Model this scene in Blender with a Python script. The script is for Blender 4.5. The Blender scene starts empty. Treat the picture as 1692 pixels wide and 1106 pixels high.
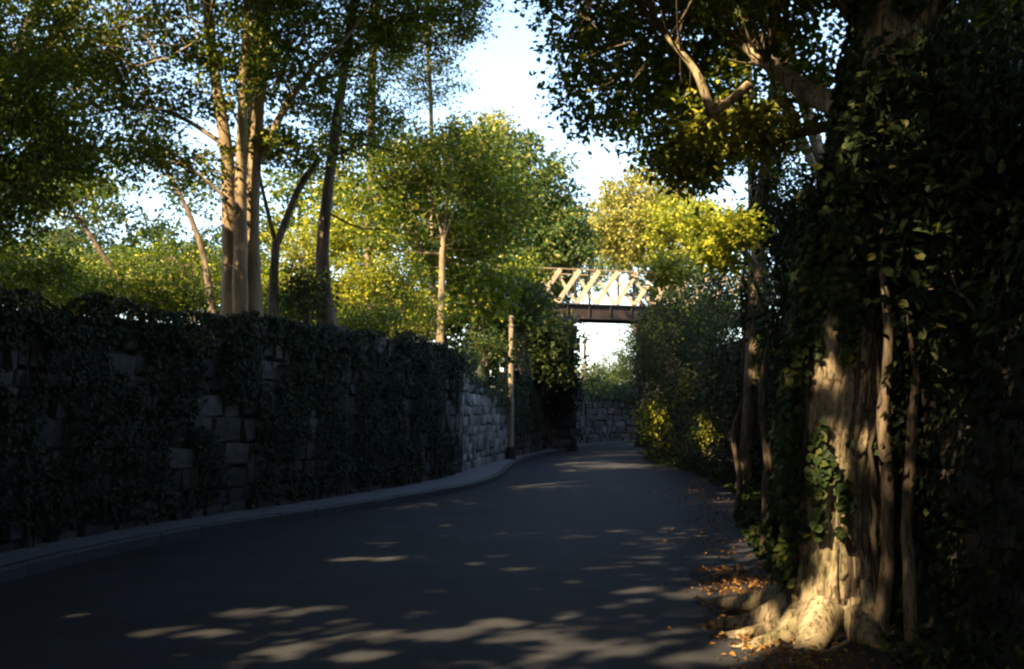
import bpy, math
import numpy as np
from mathutils import Vector

# ------------------------------------------------------------------ camera, sky, sun, exposure
scn = bpy.context.scene
F, PITCH, EYE = 1900.0, math.radians(3.8), 1.6        # focal length in pixels of a 1692 px wide picture
cam_d = bpy.data.cameras.new('camera'); cam = bpy.data.objects.new('camera', cam_d)
scn.collection.objects.link(cam); scn.camera = cam
cam_d.sensor_width = 36; cam_d.lens = 36 * F / 1692
cam_d.clip_start = 0.05; cam_d.clip_end = 2000
cam.location = (0, 0, EYE); cam.rotation_euler = (math.pi / 2 + PITCH, 0, 0)

SUN_AZ, SUN_EL = math.radians(-139), math.radians(38)  # azimuth from +Y (clockwise), elevation
S = np.array([math.sin(SUN_AZ) * math.cos(SUN_EL), math.cos(SUN_AZ) * math.cos(SUN_EL), math.sin(SUN_EL)])
world = bpy.data.worlds.new('World'); scn.world = world; world.use_nodes = True
nt = world.node_tree
bg = nt.nodes['Background']; sky = nt.nodes.new('ShaderNodeTexSky')
sky.sky_type = 'NISHITA'; sky.sun_disc = False
sky.sun_elevation = SUN_EL; sky.sun_rotation = SUN_AZ
sky.air_density = 1.0; sky.dust_density = 1.2; sky.ozone_density = 1.0
nt.links.new(sky.outputs[0], bg.inputs[0]); bg.inputs[1].default_value = 0.125
sun_d = bpy.data.lights.new('sun', 'SUN'); sun = bpy.data.objects.new('sun', sun_d)
scn.collection.objects.link(sun)
sun_d.energy = 5.0; sun_d.angle = math.radians(0.5); sun_d.color = (1.0, 0.78, 0.45)
sun.rotation_euler = Vector(S).to_track_quat('Z', 'Y').to_euler()
vs = scn.view_settings
vs.view_transform = 'Standard'; vs.look = 'None'; vs.gamma = 1.0; vs.use_curve_mapping = False
vs.exposure = 2.05
scn.render.engine = 'CYCLES'
scn.cycles.filter_width = 2.3
scn.cycles.max_bounces = 5; scn.cycles.transparent_max_bounces = 4

rng = np.random.default_rng(7)
C = scn.collection


# ------------------------------------------------------------------ helpers
def at(px, py, d):
    """point seen at a pixel of the photograph, d metres ahead"""
    x = (px - 846) / F; y = (553 - py) / F
    r = np.array([x, math.cos(PITCH) - y * math.sin(PITCH), math.sin(PITCH) + y * math.cos(PITCH)])
    return np.array([0, 0, EYE]) + r * (d / r[1])


def hash3(i, j, k):
    n = (i * 374761393 + j * 668265263 + k * 2147483647 + 12345) & 0xffffffff
    n = ((n ^ (n >> 13)) * 1274126177) & 0xffffffff
    return ((n ^ (n >> 16)) & 0xffff) / 65535.0


def vnoise(x, y, z=0.0):
    x = np.asarray(x, float); y = np.asarray(y, float); z = np.zeros_like(x) + z
    xi = np.floor(x).astype(np.int64); yi = np.floor(y).astype(np.int64); zi = np.floor(z).astype(np.int64)
    u = x - xi; v = y - yi; w = z - zi
    u = u * u * (3 - 2 * u); v = v * v * (3 - 2 * v); w = w * w * (3 - 2 * w)
    r = 0
    for a in (0, 1):
        for b in (0, 1):
            for c in (0, 1):
                r = r + hash3(xi + a, yi + b, zi + c) * (u if a else 1 - u) * (v if b else 1 - v) * (w if c else 1 - w)
    return r


def empty(name, loc):
    o = bpy.data.objects.new(name, None); C.objects.link(o); o.location = tuple(float(v) for v in loc)
    o.empty_display_size = 0.2
    return o


def tag(o, label=None, cat=None, group=None, kind=None):
    if label: o['label'] = label
    if cat: o['category'] = cat
    if group: o['group'] = group
    if kind: o['kind'] = kind
    return o


def mesh_np(name, V, Fc, mat, smooth=True):
    """V (n,3); Fc (m,k) array or list of such arrays with different k"""
    if not isinstance(Fc, list): Fc = [Fc]
    Fc = [np.asarray(f, dtype=np.int32) for f in Fc if len(f)]
    me = bpy.data.meshes.new(name)
    V = np.asarray(V, dtype=np.float32)
    me.vertices.add(len(V)); me.vertices.foreach_set('co', V.ravel())
    tot = np.concatenate([np.full(len(f), f.shape[1], np.int32) for f in Fc])
    loops = np.concatenate([f.ravel() for f in Fc])
    me.loops.add(len(loops)); me.loops.foreach_set('vertex_index', loops)
    me.polygons.add(len(tot))
    me.polygons.foreach_set('loop_start', np.concatenate([[0], np.cumsum(tot)[:-1]]).astype(np.int32))
    me.polygons.foreach_set('use_smooth', np.full(len(tot), bool(smooth)))
    me.update(calc_edges=True)
    if mat: me.materials.append(mat)
    return me


def obj(name, V, Fc, mat, parent=None, smooth=True):
    V = np.asarray(V, float)
    if parent is not None:
        V = V - np.array(parent.location)
        p = parent.parent
        while p is not None:
            V = V - np.array(p.location); p = p.parent
    o = bpy.data.objects.new(name, mesh_np(name, V, Fc, mat, smooth)); C.objects.link(o)
    if parent is not None: o.parent = parent
    return o


class MB:
    def __init__(s): s.V = []; s.F = []; s.n = 0
    def add(s, V, Fc):
        V = np.asarray(V, float); s.V.append(V); s.F.append(np.asarray(Fc) + s.n); s.n += len(V)
    def box(s, c, size, rz=0.0, M=None):
        q = np.array([[x, y, z] for x in (-.5, .5) for y in (-.5, .5) for z in (-.5, .5)]) * np.array(size)
        if M is not None: q = q @ np.array(M).T
        elif rz:
            cs, sn = math.cos(rz), math.sin(rz)
            q = np.c_[q[:, 0] * cs - q[:, 1] * sn, q[:, 0] * sn + q[:, 1] * cs, q[:, 2]]
        s.add(q + np.array(c), BOXF)
    def build(s, name, mat, parent=None, smooth=False):
        by = {}
        for f in s.F: by.setdefault(f.shape[1], []).append(f)
        return obj(name, np.concatenate(s.V), [np.concatenate(v) for v in by.values()], mat, parent, smooth)


BOXF = np.array([[0, 1, 3, 2], [4, 6, 7, 5], [0, 4, 5, 1], [2, 3, 7, 6], [0, 2, 6, 4], [1, 5, 7, 3]])


def spline(P, n):
    P = np.asarray(P, float)
    if len(P) == 2:
        t = np.linspace(0, 1, n)[:, None]; return P[0] * (1 - t) + P[1] * t
    Q = np.concatenate([[2 * P[0] - P[1]], P, [2 * P[-1] - P[-2]]])
    t = np.linspace(0, len(P) - 1 - 1e-6, n); i = t.astype(int); u = (t - i)[:, None]
    a, b, c, d = Q[i], Q[i + 1], Q[i + 2], Q[i + 3]
    return 0.5 * (2 * b + (c - a) * u + (2 * a - 5 * b + 4 * c - d) * u ** 2 + (3 * b - a - 3 * c + d) * u ** 3)


def norm(v): return v / np.maximum(np.linalg.norm(v, axis=-1, keepdims=True), 1e-9)


def tube(mb, P, R, sides=8, rough=0.0, seed=0):
    """a tube along the points P with radii R (n,), irregular by rough"""
    P = np.asarray(P, float); R = np.asarray(R, float); n = len(P)
    T = norm(np.gradient(P, axis=0))
    ref = np.array([0.31, 0.95, 0.05]) if abs(T[:, 2]).mean() > 0.5 else np.array([0.05, 0.1, 1.0])
    A = norm(np.cross(T, ref)); B = np.cross(T, A)
    th = np.linspace(0, 2 * math.pi, sides, endpoint=False)
    rr = R[:, None] * np.ones(sides)
    if rough:
        zz = np.linspace(0, np.linalg.norm(P[-1] - P[0]), n)[:, None] + 0 * th
        rr = rr * (1 + rough * (vnoise(np.cos(th) * 2.2 + 0 * zz + seed, np.sin(th) * 2.2 + 0 * zz, zz * 1.3) - .5) * 2
                   + rough * .5 * (vnoise(np.cos(th) * 6 + 0 * zz + seed, np.sin(th) * 6 + 0 * zz, zz * 4) - .5) * 2)
    V = P[:, None, :] + rr[..., None] * (np.cos(th)[None, :, None] * A[:, None] + np.sin(th)[None, :, None] * B[:, None])
    i = np.arange(n - 1)[:, None] * sides; j = np.arange(sides)[None]; j2 = (j + 1) % sides
    Fq = np.stack([i + j, i + j2, i + sides + j2, i + sides + j], -1).reshape(-1, 4)
    V = V.reshape(-1, 3)
    mb.add(V, Fq)
    cap = np.stack([np.full(sides, n * sides), (n - 1) * sides + np.arange(sides), (n - 1) * sides + (np.arange(sides) + 1) % sides], -1)
    base = mb.n - len(V)
    mb.V.append(P[-1:] + T[-1:] * R[-1] * .5); mb.F.append(cap + base); mb.n += 1


# ------------------------------------------------------------------ materials
def mat_new(name):
    m = bpy.data.materials.new(name); m.use_nodes = True
    t = m.node_tree; return m, t, t.nodes['Principled BSDF'], t.nodes.new


def ramp(t, stops):
    n = t.nodes.new('ShaderNodeValToRGB'); e = n.color_ramp.elements
    while len(e) < len(stops): e.new(0.5)
    for k, (p, c) in zip(e, stops): k.position = p; k.color = (*c, 1)
    return n


def noise(t, scale, detail=5, rough=.6, stretch=None):
    n = t.nodes.new('ShaderNodeTexNoise'); n.inputs['Scale'].default_value = scale
    n.inputs['Detail'].default_value = detail; n.inputs['Roughness'].default_value = rough
    tc = t.nodes.new('ShaderNodeTexCoord')
    if stretch:
        mp = t.nodes.new('ShaderNodeMapping'); mp.inputs['Scale'].default_value = stretch
        t.links.new(tc.outputs['Object'], mp.inputs[0]); t.links.new(mp.outputs[0], n.inputs['Vector'])
    else: t.links.new(tc.outputs['Object'], n.inputs['Vector'])
    return n


def surf(name, stops, scale, rough=.85, bump=.4, bscale=None, stretch=None, dist=.02, spec=.3, detail=6):
    m, t, b, new = mat_new(name)
    n = noise(t, scale, detail, .65, stretch); r = ramp(t, stops)
    t.links.new(n.outputs[0], r.inputs[0]); t.links.new(r.outputs[0], b.inputs['Base Color'])
    b.inputs['Roughness'].default_value = rough; b.inputs['Specular IOR Level'].default_value = spec
    if bump:
        n2 = noise(t, bscale or scale * 3, 6, .7, stretch); bp = new('ShaderNodeBump')
        bp.inputs['Strength'].default_value = bump; bp.inputs['Distance'].default_value = dist
        t.links.new(n2.outputs[0], bp.inputs['Height']); t.links.new(bp.outputs[0], b.inputs['Normal'])
    return m


def leaf_mat(name, stops, trans=.35, tcol=(.20, .22, .03), rough=.45, spec=.35):
    m, t, b, new = mat_new(name)
    g = new('ShaderNodeNewGeometry'); r = ramp(t, stops)
    t.links.new(g.outputs['Random Per Island'], r.inputs[0]); t.links.new(r.outputs[0], b.inputs['Base Color'])
    b.inputs['Roughness'].default_value = rough; b.inputs['Specular IOR Level'].default_value = spec
    tr = new('ShaderNodeBsdfTranslucent'); tr.inputs[0].default_value = (*tcol, 1)
    mx = new('ShaderNodeMixShader'); mx.inputs[0].default_value = trans
    t.links.new(b.outputs[0], mx.inputs[1]); t.links.new(tr.outputs[0], mx.inputs[2])
    t.links.new(mx.outputs[0], t.nodes['Material Output'].inputs[0])
    return m


M = {}
M['leaf'] = leaf_mat('broadleaf', [(0, (.013, .030, .004)), (.5, (.038, .065, .006)), (.75, (.115, .14, .009)), (1, (.46, .42, .03))], .3, (.18, .26, .008), .42, .3)  # the few bright leaves stand in for sun flecks on dark foliage
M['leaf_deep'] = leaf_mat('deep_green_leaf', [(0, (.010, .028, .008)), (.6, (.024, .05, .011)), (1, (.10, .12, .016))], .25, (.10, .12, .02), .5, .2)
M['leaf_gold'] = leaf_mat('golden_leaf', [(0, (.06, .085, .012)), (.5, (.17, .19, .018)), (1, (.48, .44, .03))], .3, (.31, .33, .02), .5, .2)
M['leaf_bough'] = leaf_mat('sun_tinted_leaf', [(0, (.05, .07, .008)), (.5, (.13, .14, .014)), (1, (.30, .27, .03))], .25, (.26, .26, .02), .5, .2)  # lighter leaf colour, standing in for sunlight on the low bough
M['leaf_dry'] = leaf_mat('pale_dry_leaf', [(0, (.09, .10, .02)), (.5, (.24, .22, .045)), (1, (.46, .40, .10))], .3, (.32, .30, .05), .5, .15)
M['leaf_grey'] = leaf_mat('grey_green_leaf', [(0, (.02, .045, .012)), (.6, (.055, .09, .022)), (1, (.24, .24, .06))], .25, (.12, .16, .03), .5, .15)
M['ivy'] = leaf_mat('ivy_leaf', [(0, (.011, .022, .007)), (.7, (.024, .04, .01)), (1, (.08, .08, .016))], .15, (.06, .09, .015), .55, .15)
M['ivy_shade'] = leaf_mat('shaded_ivy_leaf', [(0, (.008, .014, .007)), (.7, (.017, .026, .010)), (1, (.05, .05, .014))], .1, (.04, .06, .012), .6, .08)  # darker copy of the ivy leaf, with shade put into the colour
M['litter'] = leaf_mat('fallen_leaf', [(0, (.10, .045, .015)), (.5, (.22, .10, .028)), (1, (.36, .2, .05))], .1, (.2, .1, .02), .7, .2)
BARKS = [(0.3, (.05, .036, .026)), (.5, (.13, .095, .065)), (.75, (.28, .21, .14))]
M['bark'] = surf('furrowed_bark', BARKS, 6, .9, .9, 14, (1, 1, .22), .02)
M['bark_hero'] = surf('flaky_bark', [(.28, (.10, .075, .05)), (.5, (.27, .205, .135)), (.75, (.44, .34, .22))], 9, .88, .8, 30, (1, 1, .3), .008)
def overlay(m, scale, stretch, stops):
    t = m.node_tree; b = t.nodes['Principled BSDF']; src = b.inputs['Base Color'].links[0].from_socket
    n = noise(t, scale, 8, .7, stretch); rp = ramp(t, stops); t.links.new(n.outputs[0], rp.inputs[0])
    mx = t.nodes.new('ShaderNodeMix'); mx.data_type = 'RGBA'; mx.blend_type = 'MULTIPLY'; mx.inputs[0].default_value = 1
    t.links.new(src, mx.inputs[6]); t.links.new(rp.outputs[0], mx.inputs[7]); t.links.new(mx.outputs[2], b.inputs['Base Color'])
overlay(M['bark_hero'], 34, (1, 1, .16), [(.40, (.22, .2, .18)), (.5, (1, 1, 1)), (1, (1.1, 1.08, 1.05))])
overlay(M['bark_hero'], 2.4, (1, 1, .5), [(.36, (.34, .4, .26)), (.52, (1, 1, 1)), (1, (1.15, 1.1, 1.05))])
overlay(M['bark'], 30, (1, 1, .18), [(.40, (.3, .28, .25)), (.52, (1, 1, 1)), (1, (1.1, 1.08, 1.05))])
M['bark_pale'] = surf('pale_bark', [(.3, (.10, .07, .045)), (.55, (.24, .175, .105)), (.8, (.42, .31, .18))], 7, .85, .5, 18, (1, 1, .25), .01)
M['asphalt'] = surf('asphalt', [(.3, (.017, .017, .021)), (.5, (.028, .028, .033)), (.75, (.045, .044, .05))], 1.1, .8, .35, 160, None, .006, .22, 10)
overlay(M['asphalt'], 95, None, [(.35, (.55, .55, .58)), (.55, (1, 1, 1)), (.72, (2.2, 2.15, 2.1))])
overlay(M['asphalt'], .45, (1, .35, 1), [(.38, (.62, .62, .66)), (.47, (1, 1, 1)), (.60, (1, 1, 1)), (.66, (1.35, 1.3, 1.25))])
M['paving'] = surf('pavement_surface', [(.3, (.09, .092, .105)), (.7, (.16, .163, .18))], 2.5, .7, .3, 120, None, .005, .4)
M['kerb'] = surf('kerb_granite', [(.3, (.036, .036, .038)), (.7, (.052, .051, .05))], 22, .75, .3, 80, None, .004)
M['earth'] = surf('earth_and_grass', [(.3, (.03, .035, .012)), (.55, (.06, .06, .02)), (.75, (.11, .085, .04))], .9, .95, .8, 9, None, .08)
M['ground'] = surf('ground_soil', [(.3, (.04, .045, .018)), (.7, (.09, .08, .04))], .25, .95, .5, 4, None, .08)
M['stone_dark'] = surf('shaded_stone', [(.25, (.022, .02, .019)), (.5, (.05, .046, .043)), (.8, (.11, .10, .09))], 3.2, .85, .6, 16, None, .02)  # wall stone coloured dark to stand in for shade
M['stone_pale'] = surf('skylit_stone', [(.25, (.13, .13, .128)), (.5, (.22, .22, .212)), (.8, (.32, .315, .30))], 3.5, .85, .6, 18, None, .02)  # lighter wall stone, skylight on the angled section put into the colour
for k in ('stone_dark', 'stone_pale'):
    t = M[k].node_tree; b = t.nodes['Principled BSDF']; src = b.inputs['Base Color'].links[0].from_socket
    oi = t.nodes.new('ShaderNodeObjectInfo'); ge = t.nodes.new('ShaderNodeNewGeometry'); ad = t.nodes.new('ShaderNodeMath'); ad.operation = 'ADD'
    fr = t.nodes.new('ShaderNodeMath'); fr.operation = 'FRACT'
    t.links.new(oi.outputs['Random'], ad.inputs[0]); t.links.new(ge.outputs['Random Per Island'], ad.inputs[1]); t.links.new(ad.outputs[0], fr.inputs[0])
    rp = ramp(t, [(0, (.45, .43, .42)), (.5, (.9, .88, .82)), (.8, (1.15, 1.05, .9)), (1, (1.6, 1.55, 1.5))]); t.links.new(fr.outputs[0], rp.inputs[0])
    mx = t.nodes.new('ShaderNodeMix'); mx.data_type = 'RGBA'; mx.blend_type = 'MULTIPLY'; mx.inputs[0].default_value = 1
    t.links.new(src, mx.inputs[6]); t.links.new(rp.outputs[0], mx.inputs[7]); t.links.new(mx.outputs[2], b.inputs['Base Color'])
M['mortar'] = surf('earth_mortar', [(.3, (.025, .022, .02)), (.7, (.06, .055, .05))], 5, .95, .5, 25, None, .02)
M['timber'] = surf('weathered_timber', [(.3, (.36, .26, .17)), (.7, (.56, .43, .29))], 3, .8, .3, 30, (1, 1, .3), .004)
M['steel'] = surf('rust_brown_steel', [(.35, (.018, .014, .014)), (.7, (.045, .03, .025))], 4, .7, .3, 30, None, .004)
M['stem'] = surf('ivy_stem_bark', [(.3, (.03, .022, .016)), (.7, (.09, .065, .045))], 8, .9, .5, 20, (1, 1, .3), .01)
M['pole'] = surf('creosoted_pole', [(.3, (.17, .12, .08)), (.7, (.34, .26, .17))], 6, .75, .4, 24, (1, 1, .12), .005)


# ------------------------------------------------------------------ light shafts: gaps in the tree belt through which the sun reaches the lane
SH = []                                        # (target point, radius)
def shaft(p, r): SH.append((np.array(p, float), r))


ROAD_SPOTS = [(-1.7, 12.3, .2), (-1.3, 12.25, .2), (-3.72, 10.43, .13), (-3.45, 9.9, .11), (-3.3, 9.0, .13), (-2.9, 9.0, .11), (-2.05, 9.07, .2),
              (-1.6, 9.1, .17), (-.07, 8.57, .18), (-2.5, 8.3, .14), (-2.15, 8.23, .16), (-.87, 8.15, .15), (-.4, 8.15, .2),
              (.1, 8.05, .2), (.45, 7.8, .16), (.8, 7.6, .14), (-1.49, 7.6, .17), (-.9, 7.4, .15), (-.88, 15.86, .11), (-.34, 11.8, .11), (.1, 11.5, .13),
              (.9, 11.6, .13), (1.2, 11.1, .1), (1.1, 10.1, .14), (1.35, 10.0, .1), (2.75, 22.1, .12), (3.6, 22.5, .2), (1.4, 7.5, .18), (1.7, 7.9, .16), (1.9, 8.4, .14), (1.05, 7.45, .15), (-1.2, 8.7, .08), (.2, 10.2, .09)]
for x, y, r in ROAD_SPOTS: shaft((x, y, 0), r)


def shaded(P, skip=0.6):
    """True where a leaf at P would block one of the gaps"""
    k = np.zeros(len(P), bool)
    for T, r in SH:
        v = P - T; t = v @ S
        k |= (t > skip) & ((v * v).sum(1) - t * t < r * r)
    return k


# ------------------------------------------------------------------ leaves
def leaf_geo(P, N, A, L, wid=.6):
    A = norm(A - N * (A * N).sum(1, keepdims=True)); B = np.cross(N, A)
    L = L[:, None]
    V = np.stack([P - A * L * .5, P + B * L * wid * .5 + N * L * .12 - A * L * .06, P + A * L * .5 - N * L * .06, P - B * L * wid * .5 + N * L * .12 - A * L * .06], 1)
    return V.reshape(-1, 3), np.arange(len(P) * 4).reshape(-1, 4)


def leaf_geo6(P, N, A, L, wid=.6):
    A = norm(A - N * (A * N).sum(1, keepdims=True)); B = np.cross(N, A); L = L[:, None]
    f = lambda a, b, c: P + A * L * a + B * L * wid * b + N * L * c
    V = np.stack([f(-.5, 0, 0), f(-.26, .46, .10), f(.12, .40, .11), f(.5, 0, -.10), f(.12, -.40, .11), f(-.26, -.46, .10)], 1).reshape(-1, 3)
    i = np.arange(len(P))[:, None] * 6
    return V, np.concatenate([i + np.array([[0, 3, 2, 1]]), i + np.array([[0, 5, 4, 3]])])


def leaf_obj(name, P, mat, parent, size, up=.7, wid=.6, N=None, cull=True, droop=.3):
    if cull: 
        k = ~shaded(P); P = P[k]
        if N is not None: N = N[k]
    n = len(P)
    R = rng.normal(size=(n, 3))
    N = norm((N if N is not None else norm(R) + np.array([0, 0, up])) + (0 if N is None else R * .35))
    A = rng.normal(size=(n, 3)) + np.array([0, 0, -droop])
    L = rng.uniform(size[0], size[1], n)
    V, Fq = (leaf_geo6 if np.median(np.linalg.norm(P, axis=1)) < 16.5 and P[:, 1].min() > 3 and size[1] < .12 else leaf_geo)(P, N, A, L, wid)
    return obj(name, V, Fq, mat, parent, False)


def ell(c, r, n, shell=.45):
    d = norm(rng.normal(size=(n, 3))); q = rng.uniform(0, 1, n) ** shell
    return np.array(c) + d * q[:, None] * np.array(r)


def tree(name, label, stems, crowns, leaf=(.06, .10), npc=90, clr=.38, lm='leaf', bm='bark', cat='tree', group=None,
         limbs=9, twig=.012, sides=9, flat=.6, twigs=True, cull=True, bare=.35):
    """stems: [(points, r0, r1)], the first is the trunk; crowns: [(centre, radii, clumps)]"""
    base = np.array(stems[0][0][0], float)
    root = tag(empty(name, base), label, cat, group)
    pool = []
    for i, (pts, r0, r1) in enumerate(stems):
        n = max(8, len(pts) * 6)
        P = spline(pts, n); u = np.linspace(0, 1, n)
        R = r0 + (r1 - r0) * u
        if i == 0: R = R * (1 + .5 * np.exp(-u * 16))
        mb = MB(); tube(mb, P, R, sides if r0 > .06 else 6, .16 if r0 > .05 else .08, i * 3.1 + base[0])
        mb.build('trunk' if i == 0 else 'branch', M[bm], root, True)
        pool += [(p, r) for p, r, w in zip(P, R, u) if w > (bare if i == 0 else .2)]
    allP = []; tw = MB()
    poolP = np.array([p for p, r in pool]); poolR = np.array([r for p, r in pool])
    for c, r, nc in crowns:
        K = ell(c, r, nc)
        # limbs that carry the clumps
        nl = max(1, int(limbs * nc / 60))
        for e in K[:nl]:
            d = np.linalg.norm(poolP - e, axis=1) + 1.2 * np.maximum(0, poolP[:, 2] - e[2] + .2)
            j = d.argmin(); s = poolP[j]; ln = np.linalg.norm(e - s)
            if ln < .2: continue
            mid = s * .5 + e * .5 + np.array([0, 0, -.06 * ln]) + rng.normal(size=3) * .06 * ln
            P = spline([s, mid, e], 8); r0 = min(poolR[j] * .6, .018 + .016 * ln)
            R = np.linspace(r0, twig * 1.0, 8)
            tube(tw, P, R, 6, .1, e[0])
            poolP = np.concatenate([poolP, P[2:]]); poolR = np.concatenate([poolR, R[2:]])
        for e in (K if twigs else K[:0]):
            d = np.linalg.norm(poolP - e, axis=1) + 1.0 * np.maximum(0, poolP[:, 2] - e[2])
            j = d.argmin(); s = poolP[j]; ln = np.linalg.norm(e - s)
            if ln < .1 or ln > 3: continue
            mid = s * .5 + e * .5 + rng.normal(size=3) * .08 * ln
            tube(tw, spline([s, mid, e], 4), np.linspace(min(twig, poolR[j] * .8), twig * .35, 4), 4)
        cs = clr * rng.uniform(.6, 1.35, nc); m = rng.poisson(npc * (cs / clr) ** 1.6)
        idx = np.repeat(np.arange(nc), m)
        allP.append(K[idx] + rng.normal(size=(len(idx), 3)) * cs[idx][:, None] * np.array([.55, .55, .55 * flat]))
    if tw.n: tw.build('branches', M[bm], root, True)['kind'] = 'stuff'
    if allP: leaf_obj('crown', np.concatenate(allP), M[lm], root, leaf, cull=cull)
    return root


def bush(name, label, c, r, clumps, leaf=(.05, .09), npc=70, clr=.3, lm='leaf', cat='shrub', group=None, cull=True, zb=None):
    """a many-stemmed shrub rooted below its middle"""
    c = np.array(c, float); r = np.array(r, float)
    zb = (c[2] - r[2]) if zb is None else zb
    b = np.array([c[0], c[1], zb])
    st = []
    for k in range(4):
        e = ell(c, r * .6, 1)[0]
        st.append(([b + rng.normal(size=3) * np.array([.1, .1, 0]), (b + e) / 2 + rng.normal(size=3) * .1, e], .035, .012))
    return tree(name, label, st, [(c, r, clumps)], leaf, npc, clr, lm, 'bark', cat, group, limbs=6, sides=6, cull=cull, bare=.2)


# ------------------------------------------------------------------ plan of the lane
KERB = spline([(-3.6, -16), (-4.3, -8), (-4.6, 0), (-4.78, 6), (-4.72, 11), (-4.05, 14.6), (-2.69, 18), (-1.61, 21), (-.72, 24), (-.27, 27.2), (.07, 33), (.69, 38.9), (1.6, 42.6), (2.25, 46), (2.75, 50), (4.0, 53.8), (6.8, 57.3), (13, 60.3), (22, 62)], 140)
LWALL = spline([(-4.4, -16), (-5.1, -8), (-5.5, 0), (-5.68, 6), (-5.6, 11), (-4.95, 15), (-3.5, 19.2), (-2.38, 22.8), (-1.6, 26.2), (-1.3, 28.2)], 120)
PANEL = spline([(-1.3, 28.2), (-.98, 31), (-.62, 33.8), (-.05, 37.6)], 40)
MWALL = spline([(-.05, 37.6), (.55, 41), (1.05, 43.4)], 20)
FWALL = spline([(2.3, 48.6), (2.6, 50.2), (3.8, 54.2), (6.6, 57.8), (13, 60.9), (22, 62.6)], 60)
RWALL = spline([(3.3, -16), (3.2, -8), (3.0, 0), (2.8, 5), (3.05, 9), (3.7, 14), (4.8, 20), (5.0, 26), (4.95, 32), (5.15, 39), (5.7, 43), (6.3, 46.4), (7.0, 49), (9, 52), (14, 54.6), (22, 56)], 140)


def strip(A, B, nz, zf, name, mat, kind=None, parent=None):
    """a sheet between two polylines of equal length, nz columns wide"""
    u = np.linspace(0, 1, nz)[None, :, None]
    P = A[:, None] * (1 - u) + B[:, None] * u
    n = len(A)
    V = np.concatenate([P, zf(P, u[..., 0] + 0 * P[..., 0])[..., None]], -1).reshape(-1, 3)
    i = np.arange(n - 1)[:, None] * nz; j = np.arange(nz - 1)[None]
    Fq = np.stack([i + j, i + j + 1, i + nz + j + 1, i + nz + j], -1).reshape(-1, 4)
    o = obj(name, V, Fq, mat, parent, True)
    if kind: o['kind'] = kind
    return o


def resample(P, n):
    d = np.concatenate([[0], np.cumsum(np.linalg.norm(np.diff(P, axis=0), axis=1))])
    t = np.linspace(0, d[-1], n)
    return np.c_[np.interp(t, d, P[:, 0]), np.interp(t, d, P[:, 1])]


gV = np.array([[-400, -400, -.08], [400, -400, -.08], [400, 600, -.08], [-400, 600, -.08]], float)
tag(obj('ground', gV, np.array([[0, 1, 2, 3]]), M['ground']), kind='structure')
K1 = resample(KERB, 160); R1 = resample(RWALL, 160)
strip(K1, R1, 40, lambda P, u: .05 * (1 - (2 * u - 1) ** 2) + .012 * (vnoise(P[..., 0] * .6, P[..., 1] * .4) - .5)
      + np.where(u > .86, (u - .86) * 1.2 + .05 * (vnoise(P[..., 0] * 3, P[..., 1] * 3) - .3) * (u - .86) / .14, 0), 'road', M['asphalt'], 'structure')
LALL = np.concatenate([LWALL, PANEL[1:], MWALL[1:], [(1.6, 46.5)], FWALL])
L1 = resample(LALL, 160)
strip(resample(KERB - np.array([.14, 0]), 160), L1 - np.array([.05, 0]), 6, lambda P, u: .09 + .012 * u + .008 * vnoise(P[..., 0] * 2, P[..., 1] * 2), 'pavement', M['paving'], 'structure')
# kerb: a line of granite stones, each its own piece
kc = resample(KERB, 600); kd = np.concatenate([[0], np.cumsum(np.linalg.norm(np.diff(kc, axis=0), axis=1))])
kr = empty('kerb', (0, 0, 0)); kr['kind'] = 'structure'
s = 0; kmesh = None
while s < kd[-1] - 1:
    ln = .9
    p = [np.interp(s + ln / 2, kd, kc[:, q]) for q in (0, 1)]; e = [np.interp(s + ln, kd, kc[:, q]) - np.interp(s, kd, kc[:, q]) for q in (0, 1)]
    if kmesh is None:
        x, y, zt, ch = .447, .06, .125, .02
        prof = [(-y, -.1), (y, -.1), (y, zt - ch), (y - ch, zt), (-y, zt)]
        V = [(sx * x, a, b) for sx in (-1, 1) for a, b in prof]
        Fs = [[k, (k + 1) % 5, 5 + (k + 1) % 5, 5 + k] for k in range(5)]
        kmesh = mesh_np('kerb_stone', V, [np.array(Fs), np.array([[4, 3, 2, 1, 0], [5, 6, 7, 8, 9]])], M['kerb'], False)
    o = bpy.data.objects.new('kerb_stone', kmesh); C.objects.link(o); o.parent = kr
    a = math.atan2(e[1], e[0]); o.location = (p[0] - .07 * math.sin(a), p[1] + .07 * math.cos(a), .008 + rng.uniform(-.006, .006))
    o.rotation_euler = (0, 0, a + math.pi + rng.normal() * .006)
    s += ln + .012

# the banks behind the walls
def bankz(base):
    return lambda P, u: base + .35 * (vnoise(P[..., 0] * .35 + 9, P[..., 1] * .35) - .5) * np.minimum(1, u * 30) + .9 * np.minimum(1, u * 6) * vnoise(P[..., 0] * .08, P[..., 1] * .08)
LB = np.concatenate([LWALL, PANEL[1:], MWALL[1:], [(1.3, 47.5)]]); LB = resample(LB, 90) + np.array([-.2, .0])
strip(LB, LB + np.array([-70, 0]), 60, bankz(2.62), 'bank', M['earth'], 'structure')
FB = resample(np.concatenate([[(-70, 47.6), (1.3, 47.6)], FWALL + np.array([-.1, .2])]), 90)
strip(FB, np.c_[FB[:, 0], FB[:, 1] * 0 + 140], 40, bankz(2.55), 'far_bank', M['earth'], 'structure')
RB = resample(RWALL, 90) + np.array([.2, -.1])
strip(RB, np.c_[np.linspace(50, 60, 90), np.linspace(-16, 50, 90)], 40, bankz(3.2), 'right_bank', M['earth'], 'structure')


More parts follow.
